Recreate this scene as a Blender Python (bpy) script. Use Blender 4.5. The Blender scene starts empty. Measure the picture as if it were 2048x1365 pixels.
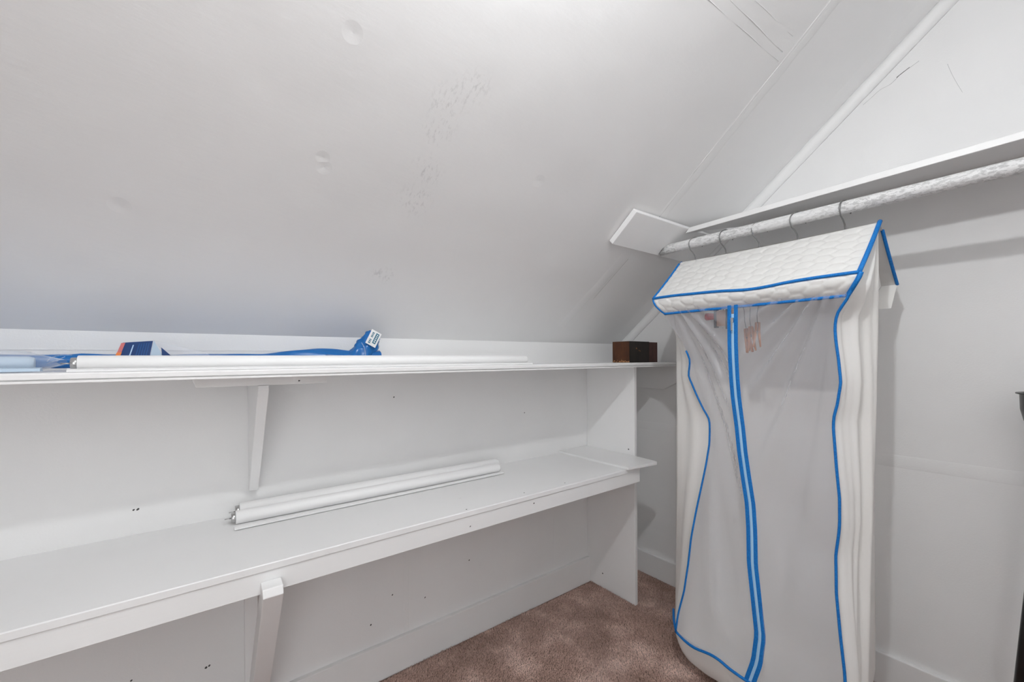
import bpy, bmesh, math, random
import numpy as np
from mathutils import Vector, Matrix

random.seed(4)
rng = np.random.default_rng(7)
SC = bpy.context.scene
COL = SC.collection
PI = math.pi

# ------------------------------------------------------------------ camera
F_PX = 834.14
YAW, ROLL = math.radians(37.08), -0.006
cam_data = bpy.data.cameras.new('camera')
cam = bpy.data.objects.new('camera', cam_data)
COL.objects.link(cam)
cam_data.sensor_fit = 'HORIZONTAL'
cam_data.sensor_width = 36.0
cam_data.lens = F_PX * 36.0 / 2048.0
cam_data.shift_y = 35.2 / 2048.0
cam_data.clip_start = 0.02
fw = Vector((math.sin(YAW), math.cos(YAW), 0))
rt = Vector((math.cos(YAW), -math.sin(YAW), 0))
up = Vector((0, 0, 1))
r2 = rt * math.cos(ROLL) + up * math.sin(ROLL)
u2 = -rt * math.sin(ROLL) + up * math.cos(ROLL)
m = Matrix((r2, u2, -fw)).transposed().to_4x4()
m.translation = Vector((-1.9219, -1.4979, 1.15))
cam.matrix_world = m
SC.camera = cam

# ------------------------------------------------------------------ world, exposure
w = bpy.data.worlds.new('world')
SC.world = w
w.use_nodes = True
w.node_tree.nodes['Background'].inputs[0].default_value = (0.975, 0.992, 1.0, 1)
w.node_tree.nodes['Background'].inputs[1].default_value = 2.4
SC.view_settings.view_transform = 'Standard'
SC.view_settings.look = 'None'
SC.view_settings.gamma = 1.0
SC.view_settings.use_curve_mapping = False
SC.view_settings.exposure = 0.24
SC.cycles.max_bounces = 20
SC.cycles.diffuse_bounces = 10
SC.cycles.transparent_max_bounces = 16

BULB_POS = (-1.58, -1.30, 2.085)
BULB_STRENGTH = 1300.0

# ------------------------------------------------------------------ dimensions
XL = -3.6            # left wall
YF = -2.1            # wall behind the camera
ZK = 1.2271          # top of the knee wall
SL = 0.8286          # rise of the sloped ceiling
ZC = 2.36            # flat ceiling
YC = -(ZC - ZK) / SL
SN = Vector((0, -SL, -1)).normalized()     # slope normal into the room
def slope(x, y, off=0.0):
    return Vector((x, y, ZK - SL * y)) + SN * off

# ------------------------------------------------------------------ materials
def mat(name, col, rough=0.5, spec=0.5, metal=0.0):
    mt = bpy.data.materials.new(name)
    mt.use_nodes = True
    b = mt.node_tree.nodes['Principled BSDF']
    b.inputs['Base Color'].default_value = (*col, 1)
    b.inputs['Roughness'].default_value = rough
    b.inputs['Specular IOR Level'].default_value = spec
    b.inputs['Metallic'].default_value = metal
    return mt, mt.node_tree, b

def N(nt, t, **kw):
    n = nt.nodes.new(t)
    for k, v in kw.items():
        setattr(n, k, v)
    return n

def noise(nt, scale, detail=3.0, rough=0.5, stretch=None, rot=None):
    tc = N(nt, 'ShaderNodeTexCoord')
    mp = N(nt, 'ShaderNodeMapping')
    if stretch: mp.inputs['Scale'].default_value = stretch
    if rot: mp.inputs['Rotation'].default_value = rot
    nz = N(nt, 'ShaderNodeTexNoise')
    nz.inputs['Scale'].default_value = scale
    nz.inputs['Detail'].default_value = detail
    nz.inputs['Roughness'].default_value = rough
    nt.links.new(tc.outputs['Object'], mp.inputs['Vector'])
    nt.links.new(mp.outputs['Vector'], nz.inputs['Vector'])
    return nz.outputs['Fac']

def ramp(nt, fac, stops):
    r = N(nt, 'ShaderNodeValToRGB')
    e = r.color_ramp.elements
    while len(e) < len(stops): e.new(0.5)
    for k, (p, c) in enumerate(stops):
        e[k].position = p
        e[k].color = (*c, 1) if len(c) == 3 else c
    nt.links.new(fac, r.inputs['Fac'])
    return r.outputs['Color']

def g3(v): return (v, v, v)

def bump(nt, b, h, strength, dist):
    bp = N(nt, 'ShaderNodeBump')
    bp.inputs['Strength'].default_value = strength
    bp.inputs['Distance'].default_value = dist
    nt.links.new(h, bp.inputs['Height'])
    nt.links.new(bp.outputs['Normal'], b.inputs['Normal'])

def math_node(nt, op, a, bval):
    n = N(nt, 'ShaderNodeMath', operation=op)
    for i, v in enumerate((a, bval)):
        if isinstance(v, (int, float)): n.inputs[i].default_value = v
        else: nt.links.new(v, n.inputs[i])
    return n.outputs[0]

def mixc(nt, fac, a, bcol, blend='MIX'):
    n = N(nt, 'ShaderNodeMix', data_type='RGBA', blend_type=blend)
    if isinstance(fac, (int, float)): n.inputs[0].default_value = fac
    else: nt.links.new(fac, n.inputs[0])
    for i, v in ((6, a), (7, bcol)):
        if isinstance(v, tuple): n.inputs[i].default_value = (*v, 1)
        else: nt.links.new(v, n.inputs[i])
    return n.outputs[2]

def painted(name, v, rough, marks=0.0, grain=None, bumps=0.15, rot=None):
    mt, nt, b = mat(name, g3(v), rough, 0.35)
    big = noise(nt, 2.3, 4)
    c = ramp(nt, big, [(0.3, g3(v * 0.965)), (0.7, g3(v * 1.02))])
    if marks:
        sp = noise(nt, 38, 5, 0.62)
        k = ramp(nt, sp, [(0.67, g3(0)), (0.74, g3(1))])
        k2 = math_node(nt, 'MULTIPLY', k, marks)
        c = mixc(nt, k2, c, g3(v * 0.62))
    nt.links.new(c, b.inputs['Base Color'])
    h = noise(nt, 60 if grain else 190, 4, 0.6, grain, rot)
    bump(nt, b, h, bumps, 0.0025)
    return mt

M = {}
M['wall'] = painted('wall_paint', 0.80, 0.55, 0.05)
M['trim'] = painted('trim_paint', 0.82, 0.4, 0.06, (0.05, 1, 1), 0.12)
M['shelf'] = painted('shelf_paint', 0.81, 0.42, 0.22, (0.06, 1, 1), 0.18)
M['board'] = painted('board_paint', 0.82, 0.42, 0.10, (1, 1, 0.06), 0.15)
M['board_y'] = painted('board_paint_y', 0.82, 0.42, 0.06, (1, 0.06, 1), 0.15)
M['crack'] = mat('dark_crack', g3(0.16), 0.9)[0]
M['faint'] = mat('faint_crack', g3(0.42), 0.9)[0]
M['hole'] = mat('nail_hole_dark', g3(0.06), 0.9)[0]

def ceiling_mat():
    v = 0.80
    mt, nt, b = mat('ceiling_paint', g3(v), 0.5, 0.35)
    tc = N(nt, 'ShaderNodeTexCoord')
    def blob(c, r0, r1):
        d = N(nt, 'ShaderNodeVectorMath', operation='DISTANCE')
        nt.links.new(tc.outputs['Object'], d.inputs[0])
        d.inputs[1].default_value = c
        mr = N(nt, 'ShaderNodeMapRange')
        mr.inputs[1].default_value = r1; mr.inputs[2].default_value = r0
        mr.inputs[3].default_value = 0; mr.inputs[4].default_value = 1
        nt.links.new(d.outputs['Value'], mr.inputs[0])
        return mr.outputs[0]
    acc = None
    for c, r in [((-1.455, -.625, 1.745), .05), ((-1.40, -.67, 1.785), .045), ((-1.43, -.65, 1.765), .05),
                 ((-1.45, -.585, 1.71), .05), ((-1.44, -.50, 1.64), .05), ((-1.445, -.43, 1.585), .055),
                 ((-1.4445, -.2227, 1.4116), .035), ((-1.475, -.225, 1.412), .03)]:
        o = blob(c, r * 0.1, r * 1.1)
        acc = o if acc is None else math_node(nt, 'MAXIMUM', acc, o)
    sp = noise(nt, 120, 4, 0.65, (1, 0.45, 0.45))
    k = ramp(nt, sp, [(0.52, g3(0)), (0.62, g3(1))])
    k = math_node(nt, 'MULTIPLY', math_node(nt, 'MULTIPLY', k, acc), 0.32)
    big = noise(nt, 1.7, 4)
    c = ramp(nt, big, [(0.3, g3(v * 0.97)), (0.7, g3(v * 1.02))])
    c = mixc(nt, k, c, g3(0.35))
    nt.links.new(c, b.inputs['Base Color'])
    h = noise(nt, 70, 5, 0.6, (0.28, 1, 1), (0, 0, 0.5))
    lump = noise(nt, 7, 2, 0.4)
    hh = math_node(nt, 'ADD', math_node(nt, 'MULTIPLY', h, 0.35), math_node(nt, 'MULTIPLY', lump, 2.2))
    dent = None
    for c, r in [((-1.6815, -.4523, 1.6019), .018), ((-1.688, -.470, 1.616), .016), ((-1.6787, -.6708, 1.7829), .02),
                 ((-2.05, -.30, 1.48), .02), ((-1.1, -.55, 1.683), .02)]:
        o = blob(c, 0.0, r)
        dent = o if dent is None else math_node(nt, 'MAXIMUM', dent, o)
    hh = math_node(nt, 'SUBTRACT', hh, math_node(nt, 'MULTIPLY', dent, 1.2))
    bump(nt, b, hh, 0.30, 0.004)
    return mt
M['ceiling'] = ceiling_mat()

def rod_mat():
    mt, nt, b = mat('chipped_rod_paint', g3(0.72), 0.45, 0.4)
    a = noise(nt, 170, 5, 0.7, (1, 0.4, 1))
    k = ramp(nt, a, [(0.49, g3(0)), (0.54, g3(1))])
    big = noise(nt, 7, 3)
    kb = ramp(nt, big, [(0.35, g3(0.35)), (0.55, g3(1))])
    kk = math_node(nt, 'MULTIPLY', math_node(nt, 'MULTIPLY', k, kb), 0.55)
    c = mixc(nt, kk, g3(0.72), g3(0.30))
    nt.links.new(c, b.inputs['Base Color'])
    bump(nt, b, a, 0.4, 0.002)
    return mt
M['rod'] = rod_mat()

def carpet_mat(name, dark):
    mt, nt, b = mat(name, (0.2, 0.13, 0.11), 0.95, 0.08)
    big = noise(nt, 5.0, 5, 0.62)
    fine = noise(nt, 160, 3, 0.6)
    c1 = ramp(nt, big, [(0.36, (0.105 * dark, 0.070 * dark, 0.058 * dark)), (0.52, (0.142 * dark, 0.098 * dark, 0.083 * dark)), (0.68, (0.225 * dark, 0.170 * dark, 0.150 * dark))])
    c2 = ramp(nt, fine, [(0.3, g3(0.62)), (0.7, g3(1.3))])
    nt.links.new(mixc(nt, 1.0, c1, c2, 'MULTIPLY'), b.inputs['Base Color'])
    b.inputs['Sheen Weight'].default_value = 0.15
    return mt
M['carpet'] = carpet_mat('carpet_backing', 1.8)
M['pile'] = carpet_mat('carpet_pile', 3.9)

def wood(name, c0, c1, stretch, rough=0.5):
    mt, nt, b = mat(name, c0, rough, 0.4)
    a = noise(nt, 40, 5, 0.6, stretch)
    nt.links.new(ramp(nt, a, [(0.3, c0), (0.7, c1)]), b.inputs['Base Color'])
    bump(nt, b, a, 0.3, 0.001)
    return mt

def block_mat(name, c0, c1, chip):
    mt, nt, b = mat(name, c0, 0.55, 0.35)
    a = noise(nt, 30, 6, 0.65, (1, 1, 0.5))
    c = ramp(nt, a, [(0.3, c0), (0.7, c1)])
    if chip:
        tc = N(nt, 'ShaderNodeTexCoord'); sx = N(nt, 'ShaderNodeSeparateXYZ')
        nt.links.new(tc.outputs['Object'], sx.inputs[0])
        mr = N(nt, 'ShaderNodeMapRange')
        mr.inputs[1].default_value = 0.028; mr.inputs[2].default_value = 0.0
        nt.links.new(sx.outputs['Z'], mr.inputs[0])
        n2 = noise(nt, 70, 5, 0.7)
        k = ramp(nt, math_node(nt, 'ADD', math_node(nt, 'MULTIPLY', n2, 0.9), math_node(nt, 'MULTIPLY', mr.outputs[0], 0.42)), [(0.76, g3(0)), (0.80, g3(1))])
        c = mixc(nt, k, c, (0.50, 0.27, 0.13))
    nt.links.new(c, b.inputs['Base Color'])
    bump(nt, b, a, 0.3, 0.001)
    return mt
M['block_brown'] = block_mat('brown_stained_wood', (0.045, 0.014, 0.005), (0.105, 0.036, 0.012), True)
M['block_black'] = block_mat('blackened_wood', (0.010, 0.009, 0.008), (0.030, 0.023, 0.019), False)
M['block_red'] = block_mat('dark_red_wood', (0.040, 0.016, 0.014), (0.080, 0.036, 0.030), False)
M['clothespin'] = wood('clothespin_wood', (0.36, 0.13, 0.04), (0.52, 0.23, 0.09), (1, 1, 0.1))
M['hanger_wood'] = wood('hanger_wood', (0.52, 0.30, 0.19), (0.66, 0.42, 0.28), (1, 0.1, 1))

M['wire'] = mat('hanger_wire', g3(0.22), 0.35, 0.5, 0.85)[0]
M['steel'] = mat('bright_steel', g3(0.55), 0.25, 0.5, 1.0)[0]
M['black'] = mat('black_enamel', g3(0.012), 0.32, 0.5)[0]
M['blackplastic'] = mat('black_clip', g3(0.02), 0.4, 0.5)[0]
M['red'] = mat('red_plastic', (0.62, 0.05, 0.05), 0.35, 0.5)[0]
M['shade'] = mat('roller_shade_vinyl', g3(0.84), 0.4, 0.4)[0]
M['shade_ring'] = mat('roller_shade_edge', g3(0.72), 0.45, 0.4)[0]
M['bluewrap'] = mat('blue_plastic_wrap', (0.006, 0.135, 0.42), 0.28, 0.5)[0]
M['paleblue'] = mat('pale_blue_shade', (0.50, 0.62, 0.74), 0.4, 0.4)[0]
M['navy'] = mat('navy_card', (0.012, 0.045, 0.16), 0.5, 0.3)[0]
M['orange'] = mat('orange_print', (0.75, 0.22, 0.06), 0.5, 0.3)[0]
M['pink'] = mat('pink_print', (0.55, 0.16, 0.16), 0.5, 0.3)[0]
M['lightprint'] = mat('light_blue_print', (0.42, 0.58, 0.78), 0.5, 0.3)[0]
M['whitecard'] = mat('white_card', g3(0.78), 0.5, 0.3)[0]
M['tealprint'] = mat('teal_print', (0.05, 0.17, 0.25), 0.5, 0.3)[0]

def blue_piping():
    mt, nt, b = mat('blue_piping', (0.005, 0.165, 0.52), 0.6, 0.3)
    a = noise(nt, 260, 3)
    nt.links.new(ramp(nt, a, [(0.3, (0.004, 0.13, 0.45)), (0.7, (0.010, 0.21, 0.60))]), b.inputs['Base Color'])
    bump(nt, b, a, 0.35, 0.001)
    return mt
M['piping'] = blue_piping()
M['zipteeth'] = mat('zipper_teeth_pale_blue', (0.36, 0.60, 0.84), 0.45, 0.4)[0]

def cloth(name, v, tint=(1, 1, 1)):
    mt, nt, b = mat(name, (v * tint[0], v * tint[1], v * tint[2]), 0.62, 0.3)
    a = noise(nt, 14, 5, 0.6, (1, 1, 0.12))
    bump(nt, b, a, 0.35, 0.008)
    tl = N(nt, 'ShaderNodeBsdfTranslucent'); tl.inputs[0].default_value = (0.92, 0.91, 0.90, 1)
    mx = N(nt, 'ShaderNodeMixShader'); mx.inputs[0].default_value = 0.22
    nt.links.new(b.outputs[0], mx.inputs[1]); nt.links.new(tl.outputs[0], mx.inputs[2])
    nt.links.new(mx.outputs[0], nt.nodes['Material Output'].inputs[0])
    return mt
M['fabric'] = cloth('white_bag_fabric', 0.90, (1.0, 0.99, 0.965))
M['quilt'] = mat('quilted_white_vinyl', (0.72, 0.715, 0.70), 0.5, 0.35)[0]

def clear_vinyl(name, haze, hazecol, rough, bscale, bdist, stretch, cscale=0, cdist=0):
    mt = bpy.data.materials.new(name); mt.use_nodes = True
    nt = mt.node_tree; b = nt.nodes['Principled BSDF']; out = nt.nodes['Material Output']
    b.inputs['Base Color'].default_value = (*hazecol, 1)
    b.inputs['Roughness'].default_value = rough
    b.inputs['Specular IOR Level'].default_value = 0.6
    tr = N(nt, 'ShaderNodeBsdfTransparent')
    tr.inputs[0].default_value = (0.995, 0.985, 0.98, 1)
    fr = N(nt, 'ShaderNodeLayerWeight')
    a = noise(nt, bscale, 2, 0.4, stretch, (0.5, 0, 0))
    bp = N(nt, 'ShaderNodeBump'); bp.inputs['Strength'].default_value = 0.8; bp.inputs['Distance'].default_value = bdist
    nt.links.new(a, bp.inputs['Height'])
    nt.links.new(bp.outputs['Normal'], b.inputs['Normal'])
    if cscale:
        c = noise(nt, cscale, 3, 0.5, (1, 1.3, 0.55), (0.4, 0, 0))
        cb = N(nt, 'ShaderNodeBump'); cb.inputs['Strength'].default_value = 1.0; cb.inputs['Distance'].default_value = cdist
        nt.links.new(c, cb.inputs['Height']); nt.links.new(cb.outputs['Normal'], b.inputs['Coat Normal'])
        b.inputs['Coat Weight'].default_value = 0.9; b.inputs['Coat Roughness'].default_value = 0.07; b.inputs['Coat IOR'].default_value = 1.7
    s = math_node(nt, 'ADD', math_node(nt, 'MULTIPLY', math_node(nt, 'POWER', fr.outputs['Facing'], 3.0), 0.5), haze)
    mx = N(nt, 'ShaderNodeMixShader')
    nt.links.new(s, mx.inputs[0]); nt.links.new(tr.outputs[0], mx.inputs[1]); nt.links.new(b.outputs[0], mx.inputs[2])
    nt.links.new(mx.outputs[0], out.inputs[0])
    return mt
M['vinyl'] = clear_vinyl('clear_vinyl', 0.21, (0.86, 0.90, 1.0), 0.28, 9, 0.02, (1, 1.2, 0.5), 26, 0.02)
M['wrap'] = clear_vinyl('clear_wrapper', 0.14, (0.75, 0.82, 0.92), 0.10, 26, 0.012, (0.35, 1, 1))

def emit(name, col, s):
    mt = bpy.data.materials.new(name); mt.use_nodes = True
    nt = mt.node_tree; nt.nodes.remove(nt.nodes['Principled BSDF'])
    e = N(nt, 'ShaderNodeEmission'); e.inputs[0].default_value = (*col, 1); e.inputs[1].default_value = s
    nt.links.new(e.outputs[0], nt.nodes['Material Output'].inputs[0])
    return mt
M['bulb'] = emit('lit_bulb', (0.965, 0.988, 1.0), BULB_STRENGTH)

# ------------------------------------------------------------------ helpers
def obj(name, bm, material, parent=None, smooth=False):
    me = bpy.data.meshes.new(name)
    bmesh.ops.recalc_face_normals(bm, faces=bm.faces)
    bm.to_mesh(me); bm.free()
    return link(name, me, material, parent, smooth)

def link(name, me, material, parent=None, smooth=False):
    if smooth:
        for p in me.polygons: p.use_smooth = True
    o = bpy.data.objects.new(name, me)
    COL.objects.link(o)
    if material is not None: me.materials.append(material if not isinstance(material, str) else M[material])
    if parent is not None:
        o.parent = parent
        o.matrix_parent_inverse = parent.matrix_basis.inverted()
    return o

def empty(name, loc, label, cat, group=None):
    o = bpy.data.objects.new(name, None)
    o.empty_display_size = 0.05
    o.location = loc
    COL.objects.link(o)
    return tag(o, label, cat, group)

def tag(o, label, cat, group=None):
    o['label'] = label; o['category'] = cat
    if group: o['group'] = group
    return o

def structure(o):
    o['kind'] = 'structure'
    return o

def stuff(o):
    o['kind'] = 'stuff'
    return o

def add_box(bm, lo, hi, bevel=0.0, seg=1):
    r = bmesh.ops.create_cube(bm, size=1.0)
    vs = r['verts']
    for v in vs:
        v.co = Vector([lo[i] + (v.co[i] + 0.5) * (hi[i] - lo[i]) for i in range(3)])
    if bevel > 0:
        es = list({e for v in vs for e in v.link_edges})
        bmesh.ops.bevel(bm, geom=es, offset=bevel, segments=seg, affect='EDGES', profile=0.6)
    return vs

def box(name, lo, hi, material, parent=None, bevel=0.0, seg=1):
    bm = bmesh.new(); add_box(bm, lo, hi, bevel, seg)
    return obj(name, bm, material, parent)

def add_prism(bm, poly, vec):
    a = [bm.verts.new(p) for p in poly]
    b = [bm.verts.new(Vector(p) + Vector(vec)) for p in poly]
    n = len(a)
    bm.faces.new(a); bm.faces.new(b[::-1])
    for i in range(n): bm.faces.new((a[i], b[i], b[(i + 1) % n], a[(i + 1) % n]))
    return a + b

def prism(name, poly, vec, material, parent=None, bevel=0.0, seg=1):
    bm = bmesh.new(); add_prism(bm, poly, vec)
    if bevel > 0:
        bmesh.ops.bevel(bm, geom=list(bm.edges), offset=bevel, segments=seg, affect='EDGES', profile=0.6)
    return obj(name, bm, material, parent)

def add_tube(bm, pts, r, n=8, caps=True, ry=None):
    pts = [Vector(p) for p in pts]
    rings = []
    prev = None
    for i, p in enumerate(pts):
        t = (pts[min(i + 1, len(pts) - 1)] - pts[max(i - 1, 0)]).normalized()
        if prev is None:
            a = Vector((0, 0, 1)) if abs(t.z) < 0.9 else Vector((1, 0, 0))
            u = t.cross(a).normalized()
        else:
            u = (prev - t * prev.dot(t)).normalized()
        prev = u
        v = t.cross(u)
        rr = r[i] if isinstance(r, (list, tuple)) else r
        rings.append([bm.verts.new(p + u * (rr * math.cos(2 * PI * k / n)) + v * ((ry or 1.0) * rr * math.sin(2 * PI * k / n))) for k in range(n)])
    for a, b in zip(rings, rings[1:]):
        for k in range(n):
            bm.faces.new((a[k], a[(k + 1) % n], b[(k + 1) % n], b[k]))
    if caps:
        bm.faces.new(rings[0][::-1]); bm.faces.new(rings[-1])

def tube(name, pts, r, material, parent=None, n=8, ry=None):
    bm = bmesh.new(); add_tube(bm, pts, r, n, True, ry)
    o = obj(name, bm, material, parent, smooth=True)
    return o

def add_lathe(bm, prof, c, n=24, axis='z'):
    rings = []
    for (r, h) in prof:
        ring = []
        for k in range(n):
            a = 2 * PI * k / n
            ca, sa = r * math.cos(a), r * math.sin(a)
            p = {'z': (ca, sa, h), 'x': (h, ca, sa), 'y': (ca, h, sa)}[axis]
            ring.append(bm.verts.new(Vector(c) + Vector(p)))
        rings.append(ring)
    for a, b in zip(rings, rings[1:]):
        for k in range(n): bm.faces.new((a[k], a[(k + 1) % n], b[(k + 1) % n], b[k]))
    bm.faces.new(rings[0][::-1]); bm.faces.new(rings[-1])

def grid_mesh(name, P, material, parent=None, smooth=True, closed=False):
    """P: array rows x cols x 3"""
    nr, nc = P.shape[:2]
    vs = P.reshape(-1, 3).tolist()
    fs = []
    for i in range(nr - 1):
        for j in range(nc - 1 + (1 if closed else 0)):
            j2 = (j + 1) % nc
            fs.append((i * nc + j, i * nc + j2, (i + 1) * nc + j2, (i + 1) * nc + j))
    me = bpy.data.meshes.new(name)
    me.from_pydata(vs, [], fs)
    me.update()
    return link(name, me, material, parent, smooth)

def smooth_path(pts, k=4):
    """Catmull-Rom through the points"""
    P = [Vector(p) for p in pts]
    out = []
    for i in range(len(P) - 1):
        p0, p1, p2, p3 = P[max(i - 1, 0)], P[i], P[i + 1], P[min(i + 2, len(P) - 1)]
        for j in range(k):
            t = j / k
            out.append(0.5 * ((2 * p1) + (p2 - p0) * t + (2 * p0 - 5 * p1 + 4 * p2 - p3) * t * t + (3 * p1 - p0 - 3 * p2 + p3) * t ** 3))
    out.append(P[-1])
    return out

# ------------------------------------------------------------------ room shell
floor = structure(box('floor', (XL - 2.4, -4.6, -0.08), (0.1, 0.1, -0.004), 'carpet'))
wb = structure(box('wall_back', (XL - 0.1, 0, -0.004), (0.1, 0.1, ZK), 'wall'))
side = [(0, -4.6), (0, 0)]
def gable(x0, x1, name):
    poly = [(x0, 0.0, -0.004), (x0, 0.0, ZK), (x0, YC, ZC), (x0, YF - 0.1, ZC), (x0, YF - 0.1, -0.004)]
    return structure(prism(name, poly, (x1 - x0, 0, 0), 'wall'))
wr = gable(0.0, 0.1, 'wall_right')
wl = gable(XL - 0.1, XL, 'wall_left')
# wall behind the camera, with the open doorway that daylight of the next room comes through
DX0, DX1, DH = -2.84, -1.96, 2.05
bm = bmesh.new()
add_box(bm, (XL, YF - 0.1, -0.004), (DX0, YF, ZC))
add_box(bm, (DX1, YF - 0.1, -0.004), (0, YF, ZC))
add_box(bm, (DX0, YF - 0.1, DH), (DX1, YF, ZC))
structure(obj('wall_front', bm, 'wall'))
# ceiling: slope (bend added to darken it towards the right wall) and flat part
def sag(x):
    k = [(-9, 0), (-0.84, 0), (-0.78, -0.0008), (-0.45, -0.0115), (-0.42, -0.0115), (-0.38, -0.0130), (-0.20, -0.0195), (-0.10, -0.0195), (0.0, -0.011), (9, -0.011)]
    return float(np.interp(x, [a for a, b in k], [b for a, b in k]))
def slope(x, y, off=0.0):
    return Vector((x, y, ZK - SL * y)) + SN * (off + sag(x))
xs_c = [XL - 0.1, -2.4, -1.2, -0.95, -0.88] + list(np.linspace(-0.85, 0.1, 40))
rows = []
for y in np.linspace(0.1, YC, 8):
    rows.append([tuple(slope(x, y)) for x in xs_c])
n1 = len(xs_c)
vs_c = [p for r in rows for p in r] + [tuple(Vector(p) - SN * 0.10) for r in rows for p in r]
fs_c = []
nt_ = 8 * n1
for i in range(7):
    for j in range(n1 - 1):
        a = i * n1 + j
        fs_c.append((a, a + 1, a + n1 + 1, a + n1)); fs_c.append((a + nt_, a + n1 + nt_, a + n1 + 1 + nt_, a + 1 + nt_))
for j in range(n1 - 1):
    fs_c.append((j, j + nt_, j + 1 + nt_, j + 1)); b0 = 7 * n1 + j
    fs_c.append((b0, b0 + 1, b0 + 1 + nt_, b0 + nt_))
for i in range(7):
    a = i * n1; fs_c.append((a, a + n1, a + n1 + nt_, a + nt_)); a += n1 - 1
    fs_c.append((a, a + nt_, a + n1 + nt_, a + n1))
me = bpy.data.meshes.new('ceiling'); me.from_pydata(vs_c, [], fs_c); me.update()
ceil = structure(link('ceiling', me, 'ceiling', None, False))
structure(box('ceiling_flat', (XL - 0.1, YF - 0.1, ZC), (0.1, YC + 0.02, ZC + 0.08), 'ceiling'))

# taped plasterboard joints on the slope
def seam(p, q, width, h, name='seam_tape'):
    p, q = Vector(p), Vector(q)
    t = (q - p).normalized(); s = t.cross(SN).normalized()
    rows = []
    nn = max(4, int((q - p).length / 0.04))
    prof = [(-1, -0.0004), (-0.62, h), (0, h * 0.55), (0.62, h), (1, -0.0004)]
    for i in range(nn + 1):
        c = p.lerp(q, i / nn)
        j = 0.0025 * math.sin(i * 1.9) + 0.002 * math.sin(i * 0.83 + 1)
        rows.append([tuple(c + s * (width / 2 * a + j) + SN * b) for a, b in prof])
    return grid_mesh(name, np.array(rows), 'ceiling', ceil)
seam(slope(-0.472, -1.36), slope(-0.474, -0.56), 0.055, 0.0016)
seam(slope(-0.500, -0.455), slope(-0.56, -0.08), 0.06, 0.0014)
seam(slope(-0.50, -1.000), slope(-1.5, -0.985), 0.065, 0.0014)
def ridge(pts, r):
    return tube('paint_ridge', [slope(x, y, -0.0001) + Vector((0.0012 * math.sin(37 * y + 11 * x), 0.0010 * math.sin(29 * x), 0)) for x, y in pts], r, 'ceiling', ceil, 5)
ridge([(-0.508 - 0.05 * k, -0.9836 + 0.0014 * k) for k in range(18)], 0.0009)
ridge([(-0.522 - 0.05 * k, -0.9998 + 0.0008 * k) for k in range(18)], 0.0012)
ridge([(-0.529 - 0.05 * k, -1.0295 + 0.0019 * k) for k in range(14)], 0.0006)
ridge([(-0.4900, -1.30 + 0.04 * k) for k in range(16)], 0.0012)
ridge([(-0.457 - 0.006 * min(1, k / 4), -1.30 + 0.04 * k) for k in range(11)], 0.0010)
ridge([(-0.478, -1.10 + 0.04 * k) for k in range(7)], 0.0008)
def crack(pts, r, parent, name='crack', material='crack'):
    return tube(name, smooth_path(pts, 4), r, material, parent, 4)
crack([slope(-0.487, y) + Vector((0.002 * math.sin(9 * y), 0, 0)) for y in np.linspace(-0.86, -0.53, 7)], [0.0003] + [0.0011] * 22 + [0.0009, 0.0003], ceil)
crack([slope(-0.50 - 0.17 * (y + 0.40) , y) for y in np.linspace(-0.36, -0.13, 6)], 0.0007, ceil)
crack([slope(-0.47 - 0.1 * (y + 0.40), y) for y in np.linspace(-0.40, -0.22, 6)], 0.0004, ceil)

# hairline scribbled cracks and joint ridge on the right wall
crack([(0, -1.0643, 2.0583), (0, -1.085, 2.071), (0, -1.1113, 2.088), (0, -1.14, 2.094), (0, -1.1638, 2.1121), (0, -1.1889, 2.1237), (0, -1.2109, 2.133)], 0.0005, wr, 'crack', 'faint')
crack([(0, -1.155, 2.108), (0, -1.172, 2.117), (0, -1.188, 2.1245)], 0.0012, wr)
crack([(0, -1.2767, 2.0856), (0, -1.283, 2.06), (0, -1.293, 2.0256), (0, -1.309, 1.9778)], 0.0003, wr, 'crack', 'faint')
def wall_ridge(z0, z1, name='seam_tape'):
    rows = []
    for i in range(30):
        y = -0.05 - i * 0.05
        rows.append([(0.0004, y, z0), (-0.0009, y, z0 + 0.006), (-0.0005, y, (z0 + z1) / 2), (-0.0009, y, z1 - 0.006), (0.0004, y, z1)])
    return grid_mesh(name, np.array(rows), 'wall', wr)
wall_ridge(0.765, 0.812)
# upright panel joints on the knee wall below the bench
for x in (-1.297, -0.534, -2.45):
    box('panel_joint', (x - 0.009, -0.0012, 0.12), (x + 0.009, 0.0, 0.62), 'wall', wb, 0.0006)
# fine groove of the board above the upper shelf
box('board_joint', (XL, -0.0012, 1.178), (0, 0.0, 1.181), 'wall', wb)
# small nail holes and specks in the knee wall and in the bench front
bm = bmesh.new()
def speck(c, nrm, r):
    nrm = Vector(nrm); c = Vector(c) + nrm * 0.0006
    a = nrm.orthogonal().normalized(); b = nrm.cross(a)
    bm.faces.new([bm.verts.new(c + a * (r * math.cos(k * PI / 3)) + b * (r * math.sin(k * PI / 3) * random.uniform(0.5, 1))) for k in range(6)])
for x, z in [(-2.058, .672 + .08), (-2.05, .752), (-2.065, .30), (-1.905, .262), (-1.897, .264), (-1.30, .345), (-1.22, .225), (-1.43, .20), (-1.35, .28), (-1.02, .31), (-.72, .90), (-1.78, .93), (-1.34, 1.01), (-1.47, 1.20), (-1.03, 1.16)]:
    speck((x, 0, z), (0, -1, 0), random.uniform(0.0025, 0.0045))
stuff(obj('nail_holes', bm, 'hole', wb))

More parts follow.
